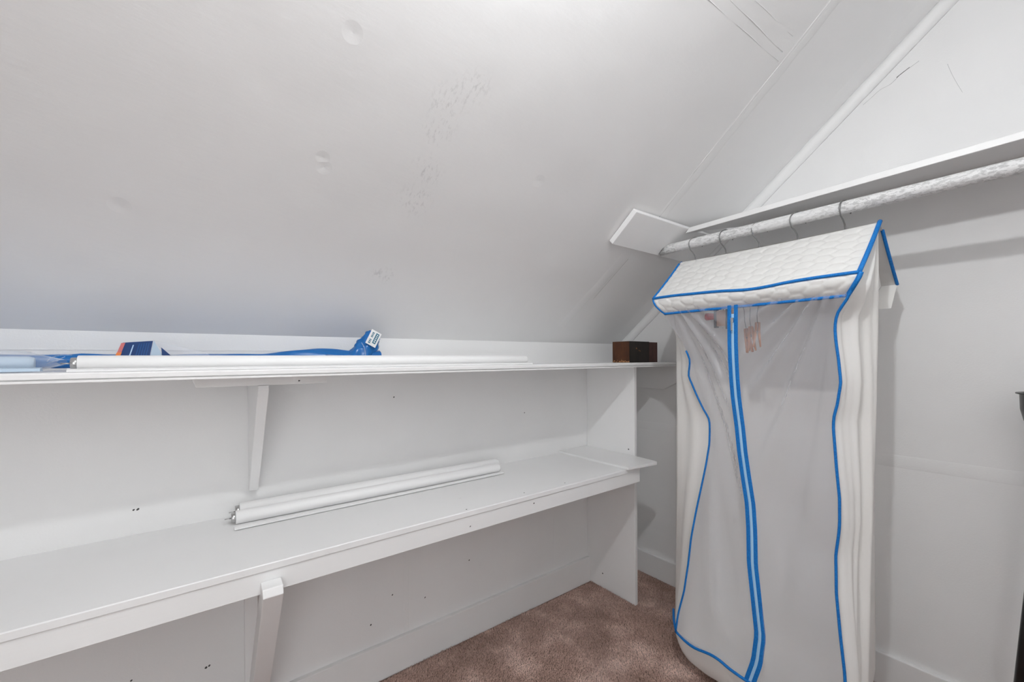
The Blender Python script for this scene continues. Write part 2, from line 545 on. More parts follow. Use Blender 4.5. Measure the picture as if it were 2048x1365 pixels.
# quarter-round moulding between slope and right wall
def quarter(name):
    rows = []
    ux = Vector((-1, 0, 0)); R = 0.020
    d = Vector((0, -1, SL)).normalized()
    ys = np.linspace(-0.002, YC, 24)
    for y in ys:
        c = Vector((0, y, ZK - SL * y))
        ring = [c - SN * 0.016 + Vector((0.003, 0, 0)), c - SN * 0.016 - Vector((0.018, 0, 0))]
        for k in range(7):
            a = k / 6 * PI / 2
            ring.append(c + ux * (R * math.cos(a)) + SN * (R * 1.35 * math.sin(a)))
        rows.append([tuple(p) for p in ring])
    return grid_mesh(name, np.array(rows), 'trim', None, True, closed=True)
structure(quarter('trim_1'))

# baseboards
structure(box('baseboard_back', (XL, -0.018, -0.004), (0, 0, 0.122), 'trim', None, 0.003, 2))
structure(box('baseboard_right', (-0.016, YF, -0.004), (0, -0.018, 0.112), 'trim', None, 0.003, 2))
structure(box('baseboard_left', (XL, YF, -0.004), (XL + 0.016, -0.018, 0.112), 'trim', None, 0.003, 2))

# carpet pile: small leaning tufts
def carpet_pile(x0, x1, y0, y1, sp):
    nx, ny = int((x1 - x0) / sp), int((y1 - y0) / sp)
    gx, gy = np.meshgrid(np.arange(nx), np.arange(ny))
    n = nx * ny
    px = x0 + (gx.ravel() + rng.random(n)) * sp
    py = y0 + (gy.ravel() + rng.random(n)) * sp
    px = np.clip(px, x0, x1); py = np.clip(py, y0, y1)
    ang = rng.random(n) * 2 * PI
    r = sp * 0.55
    nap = 1.6 * np.sin(5.1 * px + 2.3 * np.sin(3.7 * py)) + 1.3 * np.sin(6.3 * py + 1.9 * np.sin(4.1 * px))
    lx = 0.004 * np.cos(nap) + rng.normal(0, 0.0022, n)
    ly = 0.004 * np.sin(nap) + rng.normal(0, 0.0022, n)
    h = 0.0085 + rng.normal(0, 0.0014, n)
    V = np.zeros((n, 4, 3))
    for k in range(3):
        V[:, k, 0] = px + r * np.cos(ang + k * 2.0944)
        V[:, k, 1] = py + r * np.sin(ang + k * 2.0944)
        V[:, k, 2] = -0.005
    V[:, 3, 0] = px + lx; V[:, 3, 1] = py + ly; V[:, 3, 2] = h - 0.004
    idx = np.arange(n)[:, None] * 4
    T = np.stack([np.concatenate([idx + 0, idx + 1, idx + 3], 1), np.concatenate([idx + 1, idx + 2, idx + 3], 1), np.concatenate([idx + 2, idx + 0, idx + 3], 1)], 1).reshape(-1)
    me = bpy.data.meshes.new('carpet_pile')
    me.vertices.add(n * 4); me.vertices.foreach_set('co', V.reshape(-1))
    me.loops.add(len(T)); me.loops.foreach_set('vertex_index', T.astype(np.int32))
    nf = len(T) // 3
    me.polygons.add(nf)
    me.polygons.foreach_set('loop_start', (np.arange(nf) * 3).astype(np.int32))
    me.update(calc_edges=True); me.validate()
    return link('carpet_pile', me, 'pile', floor)
stuff(carpet_pile(-2.3, -0.018, -1.85, -0.020, 0.0046))

# ------------------------------------------------------------------ upper shelf
UZ0, UZ1, UD = 1.1076, 1.1276, 0.345
# tongue-and-groove front edge as a profile run along the wall
prof = [(0, UZ0), (0, UZ1), (-UD + 0.003, UZ1), (-UD, UZ1 - 0.003), (-UD, UZ0 + 0.0085), (-UD + 0.007, UZ0 + 0.0080), (-UD + 0.007, UZ0 + 0.0062), (-UD + 0.001, UZ0 + 0.0055), (-UD + 0.001, UZ0 + 0.001), (-UD + 0.003, UZ0)]
us = prism('wall_shelf', [(XL, y, z) for y, z in prof], (-XL - 0.0005, 0, 0), 'shelf')
tag(us, 'long white painted shelf board holding rolled shades and wood blocks', 'shelf')
# cleat on the right wall carrying its end
o = prism('shelf_cleat', [(-0.0205, -0.001, UZ0), (-0.0205, -0.001, 0.993), (-0.0205, -0.262, 0.987), (-0.0205, -0.335, 1.025), (-0.0205, -0.335, UZ0)][::1], (0.0205, 0, 0), 'board_y', None, 0.0015)
tag(o, 'white cleat with one angled corner on right wall under the upper shelf', 'cleat')
# bracket under the shelf: cap strip and tapered board
bk = empty('shelf_bracket', (-1.787, -0.01, 0.755), 'white tapered wooden bracket under the upper shelf with a flat cap strip', 'bracket')
o = prism('cap_strip', [(-1.932, -0.262, UZ0 - 0.0005), (-1.924, -0.262, 1.0855), (-1.634, -0.262, 1.0855), (-1.634, -0.262, UZ0 - 0.0005)], (0, 0.20, 0), 'board', bk, 0.0012)
prism('tapered_board', [(-1.799, -0.0005, 1.0850), (-1.799, -0.268, 1.0850), (-1.799, -0.272, 1.075), (-1.799, -0.024, 0.757), (-1.799, -0.0005, 0.757)], (0.0245, 0, 0), 'board', bk, 0.0015)
bm = bmesh.new()
add_box(bm, (-1.7055, -0.2635, 1.0925), (-1.7015, -0.2621, 1.0955))
obj('nail_hole', bm, 'hole', bk)

# ------------------------------------------------------------------ upright end panel
up_o = box('upright_board', (-0.304, -0.296, -0.003), (-0.286, -0.0005, UZ0 - 0.0005), 'board', None, 0.0015)
tag(up_o, 'white upright board standing on the carpet at the end of the shelves', 'panel')
bm = bmesh.new()
for y, z in [(-0.10, 0.03 + .04), (-0.262, 0.72)]:
    add_lathe(bm, [(0.0001, -0.0012), (0.0035, -0.0006), (0.0035, 0.0005)], (-0.304, y, z), 8, 'x')
stuff(obj('nail_holes', bm, 'hole', up_o))

# ------------------------------------------------------------------ lower bench shelf
LZ0, LZ1, LD = 0.6684, 0.6850, 0.4006
bench = empty('bench_shelf', (-2.0, -0.2, LZ0), 'deep white bench shelf with apron, holding two rolled shades', 'shelf')
prism('bench_top', [(XL, -0.0005, LZ0), (XL, -0.0005, LZ1), (XL, -LD + 0.002, LZ1), (XL, -LD, LZ1 - 0.002), (XL, -LD, LZ0 + 0.001), (XL, -LD + 0.001, LZ0)], (-XL - 0.4085, 0, 0), 'shelf', bench)
box('apron', (XL, -LD + 0.0035, 0.6165), (-0.4045, -LD + 0.0225, LZ0), 'shelf', bench, 0.0015)
box('ledger', (XL, -0.020, 0.620), (-0.306, -0.0005, LZ0), 'shelf', bench, 0.001)
bm = bmesh.new()
for x, z in [(-1.255, 0.6355), (-1.0, 0.652)]:
    speck((x, -LD + 0.0030, z), (0, -1, 0), 0.003)
for x, y in [(-1.26, -0.385), (-1.02, -0.37), (-.83, -.375)]:
    speck((x, y, LZ1 - 0.0003), (0, 0, 1), 0.0032)
stuff(obj('nail_holes', bm, 'hole', bench))
# batten lying across its end, with a rounded front corner
pl = [(-0.505, -0.0015), (-0.3055, -0.0015), (-0.3075, -0.33)]
for k in range(7):
    a = k / 6 * PI / 2
    pl.append((-0.337 + 0.022 * math.cos(a), -0.410 - 0.022 * math.sin(a)))
pl += [(-0.503, -0.412)]
o = prism('end_batten', [(x, y, LZ1 + 0.0002) for x, y in pl], (0, 0, 0.0105), 'board_y', None, 0.002, 2)
tag(o, 'white painted board lying across the end of the bench shelf, one rounded corner', 'board')
# diagonal brace under the bench
br = empty('bench_brace', (-1.787, -0.05, 0.12), 'white diagonal wooden brace propping up the bench shelf apron', 'brace')
prism('brace_board', [(-1.809, -0.398, 0.645), (-1.809, -0.430, 0.641), (-1.809, -0.437, 0.624), (-1.809, -0.055, 0.055), (-1.809, -0.0185, 0.055), (-1.809, -0.0185, 0.105), (-1.809, -0.375, 0.6155), (-1.809, -0.3975, 0.6155)][::-1], (0.041, 0, 0), 'board', br, 0.002, 2)
prism('back_post', [(-1.812, -0.0205, 0.1225), (-1.812, -0.0005, 0.1225), (-1.812, -0.0005, 0.6195), (-1.812, -0.0205, 0.6195)], (0.035, 0, 0), 'board', br, 0.0015)

# ------------------------------------------------------------------ rod, its shelf and its end board
PT = 0.019
def slab(name, pts, off0, off1, material, bevel):
    bm = bmesh.new()
    a = [Vector(p) + SN * off0 for p in pts]
    add_prism(bm, a, SN * (off1 - off0))
    bmesh.ops.bevel(bm, geom=list(bm.edges), offset=bevel, segments=1, affect='EDGES')
    return obj(name, bm, material)
def plane(x, y): return Vector((x, y, ZK - SL * y))
eb = slab('rod_end_board', [plane(-0.655, -0.560), plane(-0.657, -0.449), plane(-0.024, -0.447), plane(-0.024, -0.562)], -0.003, PT, 'trim', 0.0015)
tag(eb, 'short white plank screwed flat to the sloped ceiling, closet rod end in it', 'board')
RX, RZ, RR = -0.344, 1.605, 0.0190
rod_pts = [(RX, y, RZ) for y in (-0.503, -0.52, -0.7, -1.0, -1.4, YF + 0.001)]
bm = bmesh.new(); add_tube(bm, rod_pts, RR, 24)
# far end cut on the slant to sit against the plank
for v in bm.verts:
    if v.co.y > -0.511:
        v.co.y = -(v.co.z + PT * math.hypot(1, SL) - ZK) / SL - 0.0005
rod = obj('closet_rod', bm, 'rod', None, True)
tag(rod, 'round white closet rod with chipped paint hung with wire hangers', 'rod')
# real cut-out in the board round the slanted rod end
nc_ = Vector((RX, -(RZ + PT * math.hypot(1, SL) - ZK) / SL, RZ))
dn = Vector((0, 1, -SL)).normalized()
bm = bmesh.new()
add_prism(bm, [nc_ + SN * 0.01 + dn * (0.008 + 0.031 * math.cos(a)) + Vector((1, 0, 0)) * (0.0225 * math.sin(a)) for a in np.linspace(0, 2 * PI, 28)[:-1]], -SN * 0.05)
cutter = obj('cutter', bm, None)
bo = eb.modifiers.new('cut', 'BOOLEAN'); bo.operation = 'DIFFERENCE'; bo.solver = 'EXACT'; bo.object = cutter
bpy.context.view_layer.update()
cut_me = bpy.data.meshes.new_from_object(eb.evaluated_get(bpy.context.evaluated_depsgraph_get()))
eb.modifiers.remove(bo); eb.data = cut_me
bpy.data.objects.remove(cutter)
# narrow shelf above the rod, its front edge sagging a little
def shelf_pt(x, y, top):
    t = (y + 0.52) / (-0.92)
    zf = (1.660 + 0.017 * t); zb = 1.729
    s = (x + 0.318) / 0.318
    return Vector((x, y, zf + (zb - zf) * s + (0.019 if top else 0)))
ya0, ya1, yb = -0.560, -0.640, YF + 0.001
bm = bmesh.new()
c = [shelf_pt(-0.318, ya0, 0), shelf_pt(-0.0005, ya1 + 0.006, 0), shelf_pt(-0.0005, ya1 - 0.010, 1), shelf_pt(-0.318, ya0 - 0.02, 1),
     shelf_pt(-0.318, yb, 0), shelf_pt(-0.0005, yb, 0), shelf_pt(-0.0005, yb, 1), shelf_pt(-0.318, yb, 1)]
v = [bm.verts.new(p) for p in c]
for f in ((0, 1, 2, 3), (4, 7, 6, 5), (0, 4, 5, 1), (3, 2, 6, 7), (0, 3, 7, 4), (1, 5, 6, 2)): bm.faces.new([v[i] for i in f])
bmesh.ops.bevel(bm, geom=list(bm.edges), offset=0.0012, segments=1, affect='EDGES')
rs = obj('rod_shelf', bm, 'board_y')
tag(rs, 'narrow white shelf board along the right wall just above the closet rod', 'shelf')

# ------------------------------------------------------------------ ceiling lamp (just above the picture)
BP = Vector(BULB_POS)
foot_d = (ZK - SL * BP.y - BP.z) / math.hypot(1, SL)          # distance of the bulb from the slope
foot = BP - SN * foot_d
lamp = empty('ceiling_lamp_offscreen', foot, 'white lampholder on the sloped ceiling with one bare lit bulb', 'lamp')
def stem(name, d0, d1, r0, r1, material):
    return tube(name, [BP - SN * d0, BP - SN * (d0 + (d1 - d0) * 0.5), BP - SN * d1], [r0, (r0 + r1) / 2, r1], material, lamp, 20)
stem('lampholder', 0.060, foot_d - 0.022, 0.022, 0.030, 'whitecard')
stem('base_plate', foot_d - 0.024, foot_d - 0.0005, 0.055, 0.060, 'whitecard')
stem('bulb_neck', 0.018, 0.062, 0.013, 0.020, 'whitecard')
bm = bmesh.new(); bmesh.ops.create_uvsphere(bm, u_segments=20, v_segments=12, radius=0.021, matrix=Matrix.Translation(BULB_POS))
obj('bulb_offscreen', bm, 'bulb', lamp, True)
# ------------------------------------------------------------------ rolled window shades
def rolled_shade(p0, p1, r, label, pin_left=True, group=None):
    p0, p1 = Vector(p0), Vector(p1)
    t = (p1 - p0).normalized(); L = (p1 - p0).length
    root = empty('rolled_shade', (p0 + p1) / 2 - Vector((0, 0, r)), label, 'window shade', group)
    bm = bmesh.new()
    add_tube(bm, [p0, p0 + t * 0.0008, p0 + t * (L - 0.006), p0 + t * (L - 0.0015), p1], [r * 0.97, r, r, r * 0.9, r * 0.6], 28)
    obj('shade_roll', bm, 'shade', root, True)
    # loose end of the cloth lying along the roll
    tube('steel_cap', [p0 - t * 0.011, p0 - t * 0.0100, p0 + t * 0.004], [r * 0.68, r * 0.74, r * 0.74], 'steel', root, 20)
    tube('spring_pin', [p0 - t * 0.026, p0 - t * 0.009], 0.0032, 'steel', root, 8, 0.45)
    tube('end_pin', [p1 - t * 0.002, p1 + t * 0.004], 0.0022, 'steel', root, 8)
    return root
R1, R1b = 0.0185, 0.0225
rolled_shade((-1.836, -0.0800, LZ1 + R1 + 0.0003), (-0.938, -0.1000, LZ1 + R1 + 0.0003), R1, 'white rolled window shade on the bench shelf, beside the loose hem slat')
rolled_shade((-1.824, -0.0380, LZ1 + R1b + 0.0003), (-0.915, -0.0580, LZ1 + R1b + 0.0003), R1b, 'white rolled window shade on the bench shelf, lying against the wall')
R2 = 0.0172
rolled_shade((-2.1250, -0.222, UZ1 + R2 + 0.0003), (-0.893, -0.226, UZ1 + R2 + 0.0003), R2, 'long white rolled window shade on the upper shelf')
def slat(name, p0, p1, wdt, h, label):
    p0, p1 = Vector(p0), Vector(p1)
    t = (p1 - p0).normalized(); s = Vector((0, 0, 1)).cross(t)
    poly = [p0 + s * (-wdt / 2), p0 + s * (-wdt / 2) + Vector((0, 0, h * 0.55)), p0 + s * (-wdt * 0.15) + Vector((0, 0, h)), p0 + s * (wdt * 0.3) + Vector((0, 0, h * 0.9)), p0 + s * (wdt / 2) + Vector((0, 0, h * 0.3)), p0 + s * (wdt / 2)]
    o = prism(name, poly, p1 - p0, 'shade')
    return tag(o, label, 'slat')
slat('hem_slat', (-1.842, -0.1270, LZ1 + 0.0026), (-0.938, -0.1270, LZ1 + 0.0026), 0.022, 0.0045, 'slim white shade slat lying in front of the rolls on the bench shelf')
slat('hem_slat', (-2.135, -0.2560, UZ1 + 0.0003), (-0.895, -0.2600, UZ1 + 0.0003), 0.022, 0.0065, 'slim white shade slat lying along the front of the upper shelf')

# ------------------------------------------------------------------ blue wrapped shade and pale one in a clear wrapper
bw = empty('wrapped_shade', (-1.9, -0.085, UZ1), 'bright blue plastic-wrapped shade with kinked end and white tag on upper shelf', 'window shade')
xs = np.linspace(-2.75, -1.425, 90)
def wrap_profile(x):
    t = (x + 2.75) / 1.325
    zc = UZ1 + 0.0240 + 0.003 * math.sin(9 * t) + 0.0015 * math.sin(31 * t)
    rz = 0.0185 + 0.0020 * math.sin(6 * t + 1)
    ry = 0.026 + 0.003 * math.sin(13 * t)
    if x > -1.76: rz += 0.009 * min(1, (x + 1.76) / 0.12)
    if x < -2.15: rz -= 0.002
    return zc, rz, ry
rows = []
nc = 20
for i, x in enumerate(xs):
    zc, rz, ry = wrap_profile(x)
    ring = []
    for k in range(nc):
        a = 2 * PI * k / nc
        wv = 1 + 0.10 * math.sin(3 * a + 17 * x) + 0.06 * math.sin(5 * a - 40 * x)
        z = max(UZ1 + 0.0006, zc + rz * wv * math.sin(a))
        ring.append((x, -0.085 + ry * wv * math.cos(a), z))
    rows.append(ring)
grid_mesh('wrapped_roll', np.array(rows), 'bluewrap', bw, True, True)
# kinked pouch end standing up
def loft(name, rings, material, parent):
    return grid_mesh(name, np.array(rings), material, parent, True, True)
rings = []
path = [(-1.60, 1.148, 0.020, 0.030), (-1.53, 1.150, 0.023, 0.034), (-1.490, 1.165, 0.034, 0.036), (-1.468, 1.190, 0.034, 0.032), (-1.455, 1.213, 0.030, 0.024), (-1.446, 1.229, 0.024, 0.014), (-1.440, 1.238, 0.018, 0.006)]
path = smooth_path([Vector((a, b, c)) for a, b, c, d in path], 4)
for i, p in enumerate(path):
    q = path[min(i + 1, len(path) - 1)]; s = path[max(i - 1, 0)]
    tx, tz = q.x - s.x, q.y - s.y
    l = math.hypot(tx, tz); tx /= l; tz /= l
    dy = 0.034 * (1 - 0.85 * (i / (len(path) - 1)) ** 2)
    ring = []
    for k in range(24):
        a = 2 * PI * k / 24
        wv = 1 + 0.10 * math.sin(4 * a + i * 0.7) + 0.07 * math.sin(7 * a - i * 1.1)
        ox = p.z * wv * math.sin(a)
        ring.append((p.x - tz * ox, -0.090 + dy * wv * math.cos(a), max(UZ1 + 0.0006, p.y + tx * ox)))
    rings.append(ring)
loft('kinked_end', rings, 'bluewrap', bw)
# crumpled foot of the pouch beneath the kink
rings = []
for i in range(9):
    t = i / 8
    ring = []
    for k in range(16):
        a = 2 * PI * k / 16
        rr = 0.026 * math.sqrt(max(0.02, 1 - (t - 0.35) ** 2 * 1.6)) * (1 + 0.12 * math.sin(3 * a + 5 * t))
        ring.append((-1.50 + 0.078 * t, -0.090 + 1.1 * rr * math.cos(a), max(UZ1 + 0.0006, UZ1 + 0.022 - 0.004 * t + rr * 0.8 * math.sin(a))))
    rings.append(ring)
loft('pouch_foot', rings, 'bluewrap', bw)
# light folds of the clear sleeve over it
for pts, r in [([(-1.60, -0.118, 1.166), (-1.55, -0.122, 1.160), (-1.515, -0.124, 1.150), (-1.50, -0.124, 1.146)], 0.0014),
               ([(-1.62, -0.118, 1.140), (-1.54, -0.122, 1.139), (-1.50, -0.127, 1.141), (-1.487, -0.128, 1.150), (-1.484, -0.127, 1.165), (-1.487, -0.124, 1.19), (-1.494, -0.119, 1.205)], 0.0016)]:
    tube('sleeve_fold', smooth_path(pts, 4), r, 'wrap', bw, 6)
# white tag on the kink, printed
tagm = Matrix.Translation((-1.4585, -0.122, 1.222)) @ Matrix.Rotation(math.radians(28), 4, 'Y') @ Matrix.Rotation(math.radians(-6), 4, 'X')
def card_part(name, u0, v0, u1, v1, d, material, parent, mtx, th=0.0004):
    bm = bmesh.new(); add_box(bm, (u0, -d - th, v0), (u1, -d, v1))
    bm.transform(mtx)
    return obj(name, bm, material, parent)
tg = card_part('tag_card', -0.014, -0.027, 0.022, 0.025, 0.0, 'whitecard', bw, tagm, 0.001)
card_part('tag_print', 0.005, -0.017, 0.0165, 0.020, 0.0012, 'tealprint', tg, tagm)
for k, (a, b2) in enumerate([(-0.013, -0.009), (-0.006, -0.002), (0.001, 0.004), (0.007, 0.010), (0.013, 0.016)]):
    card_part('tag_letter', 0.0085, a, 0.0130, b2, 0.0017, 'whitecard', tg, tagm)
for k, (a, b2) in enumerate([(-0.022, -0.018), (-0.016, -0.0125), (-0.0105, -0.0075), (0.000, 0.003), (0.0045, 0.0075), (0.0095, 0.012), (0.014, 0.0175)]):
    card_part('tag_letter', -0.0075, a, -0.0005, b2, 0.0012, 'tealprint', tg, tagm)
# grey flap hanging beyond the tag
tube('wrapper_tail', [(-1.438, -0.105, 1.212), (-1.432, -0.10, 1.195), (-1.443, -0.10, 1.172), (-1.448, -0.10, 1.150), (-1.441, -0.10, 1.132)], [0.004, 0.009, 0.005, 0.008, 0.006], 'wrap', bw, 8, 0.4)
# navy header card folded like a tent, in its sleeve
hc = empty('header_card', (-2.03, -0.15, UZ1), 'navy folded header card with an orange edge on upper shelf among blue wrapped shades', 'card')
Yh = -0.157
def quad_plate(name, pts, material, parent, th=0.0008):
    p = [Vector(q) for q in pts]
    n = (p[1] - p[0]).cross(p[2] - p[0]).normalized()
    if n.y > 0: n = -n
    return prism(name, [q + n * th for q in p], -n * th, material, parent)
A0, A1 = Vector((-2.080, Yh - 0.012, 1.130)), Vector((-2.063, Yh + 0.018, 1.1935))
B0, B1 = Vector((-2.018, Yh - 0.012, 1.130)), Vector((-2.008, Yh + 0.018, 1.199))
front = quad_plate('card_front', [A0, B0, B1, A1], 'navy', hc)
def on_card(name, u0, v0, u1, v1, material, off=0.0016):
    def P(u, v): return A0.lerp(B0, u).lerp(A1.lerp(B1, u), v)
    n = (B0 - A0).cross(A1 - A0).normalized()
    if n.y > 0: n = -n
    q = [P(u0, v0) + n * off, P(u1, v0) + n * off, P(u1, v1) + n * off, P(u0, v1) + n * off]
    return prism(name, q, n * 0.0003, material, front)
on_card('orange_edge', -0.05, 0.0, 0.10, 0.62, 'orange')
on_card('pink_edge', -0.04, 0.62, 0.09, 0.98, 'pink')
on_card('print_line', 0.36, 0.22, 0.40, 0.88, 'lightprint')
for k in range(5):
    on_card('print_line', 0.56 + 0.08 * k, 0.15, 0.572 + 0.08 * k, 0.92, 'bluewrap')
tube('print_ring', [A0.lerp(B0, 0.24 + 0.05 * math.cos(a)).lerp(A1.lerp(B1, 0.24 + 0.05 * math.cos(a)), 0.30 + 0.13 * math.sin(a)) + Vector((0, -0.0022, 0)) for a in np.linspace(0, PI, 9)], 0.0009, 'lightprint', front, 5)
quad_plate('card_back', [B0, (-1.975, Yh + 0.03, 1.130), B1 + Vector((0.001, 0.003, 0))], 'paleblue', hc)
quad_plate('card_flap', [(-1.988, Yh + 0.012, 1.130), (-1.945, Yh + 0.03, 1.130), (-1.993, Yh + 0.025, 1.183)], 'navy', hc)
quad_plate('clear_sleeve', [B1 + Vector((0, 0.004, 0.002)), (-1.96, Yh + 0.035, 1.130), (-1.86, Yh + 0.035, 1.132), (-1.90, Yh + 0.035, 1.170)], 'wrap', hc, 0.0005)

# pale shade in a clear wrapper at the left
pw = empty('clear_wrapped_shade', (-2.45, -0.205, UZ1), 'pale blue rolled shade in a crinkled clear wrapper on the upper shelf', 'window shade')
tube('shade_roll', [(-2.95, -0.205, UZ1 + 0.0185), (-2.20, -0.205, UZ1 + 0.0185), (-2.192, -0.205, UZ1 + 0.0185)], [0.0145, 0.0145, 0.012], 'paleblue', pw, 20)
prism('hem_slat', [(-2.95, -0.250, UZ1 + 0.002), (-2.95, -0.250, UZ1 + 0.008), (-2.95, -0.235, UZ1 + 0.010), (-2.95, -0.230, UZ1 + 0.002)], (0.775, 0, 0), 'paleblue', pw)
rows = []
for i, x in enumerate(np.linspace(-2.98, -2.150, 56)):
    ring = []
    e = min(1.0, (-2.150 - x) / 0.05)
    for k in range(22):
        a = 2 * PI * k / 22
        wv = 1 + 0.10 * math.sin(3 * a + 21 * x) + 0.07 * math.sin(6 * a - 33 * x)
        ring.append((x, -0.212 + (0.030 + 0.012 * (1 - e)) * wv * math.cos(a) , max(UZ1 + 0.0008, UZ1 + 0.0205 + 0.021 * (0.25 + 0.75 * e) * wv * math.sin(a))))
    rows.append(ring)
grid_mesh('clear_wrapper', np.array(rows), 'wrap', pw, True, True)
for pts in ([(-2.165, -0.250, 1.150), (-2.158, -0.252, 1.158), (-2.145, -0.25, 1.163), (-2.130, -0.246, 1.163)], [(-2.165, -0.252, 1.145), (-2.150, -0.252, 1.153), (-2.139, -0.25, 1.160)]):
    tube('wrapper_fold', smooth_path(pts, 4), 0.0009, 'wrap', pw, 6)

# ------------------------------------------------------------------ wood blocks
def block(loc, size, material, label, rz=0.0):
    bm = bmesh.new(); add_box(bm, (-size[0] / 2, -size[1] / 2, 0), (size[0] / 2, size[1] / 2, size[2]), 0.0015, 2)
    o = obj('wood_block', bm, material)
    o.location = loc; o.rotation_euler = (0, 0, rz)
    return tag(o, label, 'block')
BZ = UZ1 + 0.0002
blk = block((-0.2175, -0.214, BZ), (0.155, 0.100, 0.1015), 'block_black', 'blackened wood block with a chipped brown end on the upper shelf')
bm = bmesh.new(); add_box(bm, (-0.0800, -0.0490, 0.0008), (-0.0772, 0.0490, 0.1008), 0.0006)
o = obj('brown_end', bm, 'block_brown'); o.parent = blk; o['label'] = 'chipped brown stained end face'
block((-0.1030, -0.2170, BZ), (0.070, 0.09, 0.0995), 'block_red', 'narrow dark reddish wood block next to the blackened block')
bm = bmesh.new()
for x, z, r in [(-0.243, 1.196, 0.0035), (-0.222, 1.186, 0.003), (-0.214, 1.183, 0.0022), (-0.238, 1.192, 0.0015)]:
    speck((x, -0.2640, z), (0, -1, 0), r)
stuff(obj('pale_nicks', bm, 'clothespin', blk))

# ------------------------------------------------------------------ wire hangers on the rod
HY = [-0.621, -0.740, -0.856, -0.973, -1.098]
def hanger_points():
    R = 0.0265
    zc = RZ + RR + 0.0021 - R
    hook = [(RX + R * math.cos(a), 0, zc + R * math.sin(a)) for a in np.linspace(math.radians(-25), math.radians(200), 18)]
    neck = [(RX - R * 0.78, 0, zc - 0.022), (RX - R * 0.40, 0, zc - 0.034), (RX - 0.003, 0, zc - 0.047), (RX, 0, zc - 0.062), (RX, 0, 1.528), (RX, 0, 1.516)]
    return hook + neck
hroot = None
hgroup = 'wire hangers along the closet rod'
order = ['beside the rod end board', 'second from the rod end board', 'middle one of five on the rod', 'second from the open end of the bag roof', 'beside the piped near end of the bag roof']
for i, y in enumerate(HY):
    r = empty('wire_hanger', (RX, y, 1.49), 'wire hanger on the chipped rod, ' + order[i], 'hanger', hgroup)
    if i == 0:
        hp = hanger_points()
        bm = bmesh.new(); add_tube(bm, [(a - RX, 0, c - 1.49) for a, b, c in hp], 0.0021, 8)
        meh = bpy.data.meshes.new('hook'); bm.to_mesh(meh); bm.free()
        for p in meh.polygons: p.use_smooth = True
        meh.materials.append(M['wire'])
        bm = bmesh.new()
        arms = [(0, 0, 0.026), (-0.06, 0, -0.022), (-0.165, 0, -0.112), (-0.17, 0, -0.122), (-0.16, 0, -0.127), (0.16, 0, -0.127), (0.17, 0, -0.122), (0.165, 0, -0.112), (0.06, 0, -0.022), (0, 0, 0.026)]
        add_tube(bm, arms, 0.0021, 6)
        mea = bpy.data.meshes.new('shoulder_wire'); bm.to_mesh(mea); bm.free()
        for p in mea.polygons: p.use_smooth = True
        mea.materials.append(M['wire'])
    for nm, me in (('hook', meh), ('shoulder_wire', mea)):
        o = bpy.data.objects.new(nm, me); COL.objects.link(o); o.parent = r
        if nm == 'hook': o.rotation_euler = (0, 0, (-0.75, -0.62, -0.85, -0.7, -0.3)[i])

# ------------------------------------------------------------------ garment bag
bag = empty('garment_bag', (-0.36, -0.87, 0.0), 'long white and clear garment bag with quilted roof and blue piping', 'garment bag')
RY0, RY1 = -0.557, -1.179      # far and near ends
RIDGE = Vector((RX, 0, 1.539))
EF = Vector((-0.550, 0, 1.3685))
EB = Vector((-0.142, 0, 1.378))
VF = Vector((-0.530, 0, 1.314))

def hex_height(a, b, s):
    """pillow height 0..1 in a hexagon cell pattern of cell width s"""
    q = (2 / 3 * a) / (s / math.sqrt(3)); r = (-1 / 3 * a + math.sqrt(3) / 3 * b) / (s / math.sqrt(3))
    x, z = q, r; y = -x - z
    rx, ry, rz = np.round(x), np.round(y), np.round(z)
    dx, dy, dz = abs(rx - x), abs(ry - y), abs(rz - z)
    c1 = (dx > dy) & (dx > dz); c2 = (~c1) & (dy > dz)
    rx = np.where(c1, -ry - rz, rx); ry = np.where(c2, -rx - rz, ry); rz = np.where(~c1 & ~c2, -rx - ry, rz)
    d = np.maximum.reduce([abs((x - rx) - (y - ry)), abs((y - ry) - (z - rz)), abs((z - rz) - (x - rx))])   # 0 centre .. 1 edge
    return 1 - np.clip(d, 0, 1) ** 5

def quilted(name, f, ulen, vlen, nrm, parent, amp=0.0038, cell=0.050, step=0.0042):
    nu, nv = int(ulen / step), int(vlen / step)
    P = np.zeros((nv + 1, nu + 1, 3))
    for j in range(nv + 1):
        for i in range(nu + 1):
            P[j, i] = f(i / nu, j / nv)
    U, V = np.meshgrid(np.linspace(0, ulen, nu + 1), np.linspace(0, vlen, nv + 1))
    h = hex_height(U, V * 1.25, cell)
    edge = np.clip(np.minimum.reduce([U, ulen - U, V, vlen - V]) / 0.008, 0, 1)
    P += np.array(nrm)[None, None, :] * (amp * h * edge)[..., None]
    return grid_mesh(name, P, 'quilt', parent)

def eave_z(y):   # slight wave of the front eave
    return 0.004 * math.exp(-((y + 0.62) / 0.1) ** 2) - 0.009 * math.exp(-((y + 0.915) / 0.09) ** 2)
def yy(u): return RY0 + (RY1 - RY0) * u
def roof_front(u, v):
    y = yy(u)
    p = RIDGE.lerp(EF, v)
    sag = -0.005 * math.sin(PI * v) * (0.6 + 0.4 * math.cos(12.6 * u)) - 0.004 * (1 - v) * math.sin(PI * u)
    return (p.x + sag * 0.4, y + (RY0 - RY1) * 0.0 - 0.010 * v * (1 - u) , p.z + sag + eave_z(y) * v)
nf = (Vector((0, 1, 0)).cross(EF - RIDGE)).normalized()
if nf.x > 0: nf = -nf
L1 = (EF - RIDGE).length
quilted('roof_panel', roof_front, 0.622, L1, nf, bag)
def roof_back(u, v):
    p = RIDGE.lerp(EB, v)
    return (p.x, yy(u) - 0.004 * v * (1 - u), p.z - 0.004 * math.sin(PI * v))
nb = Vector((-nf.x, 0, nf.z))
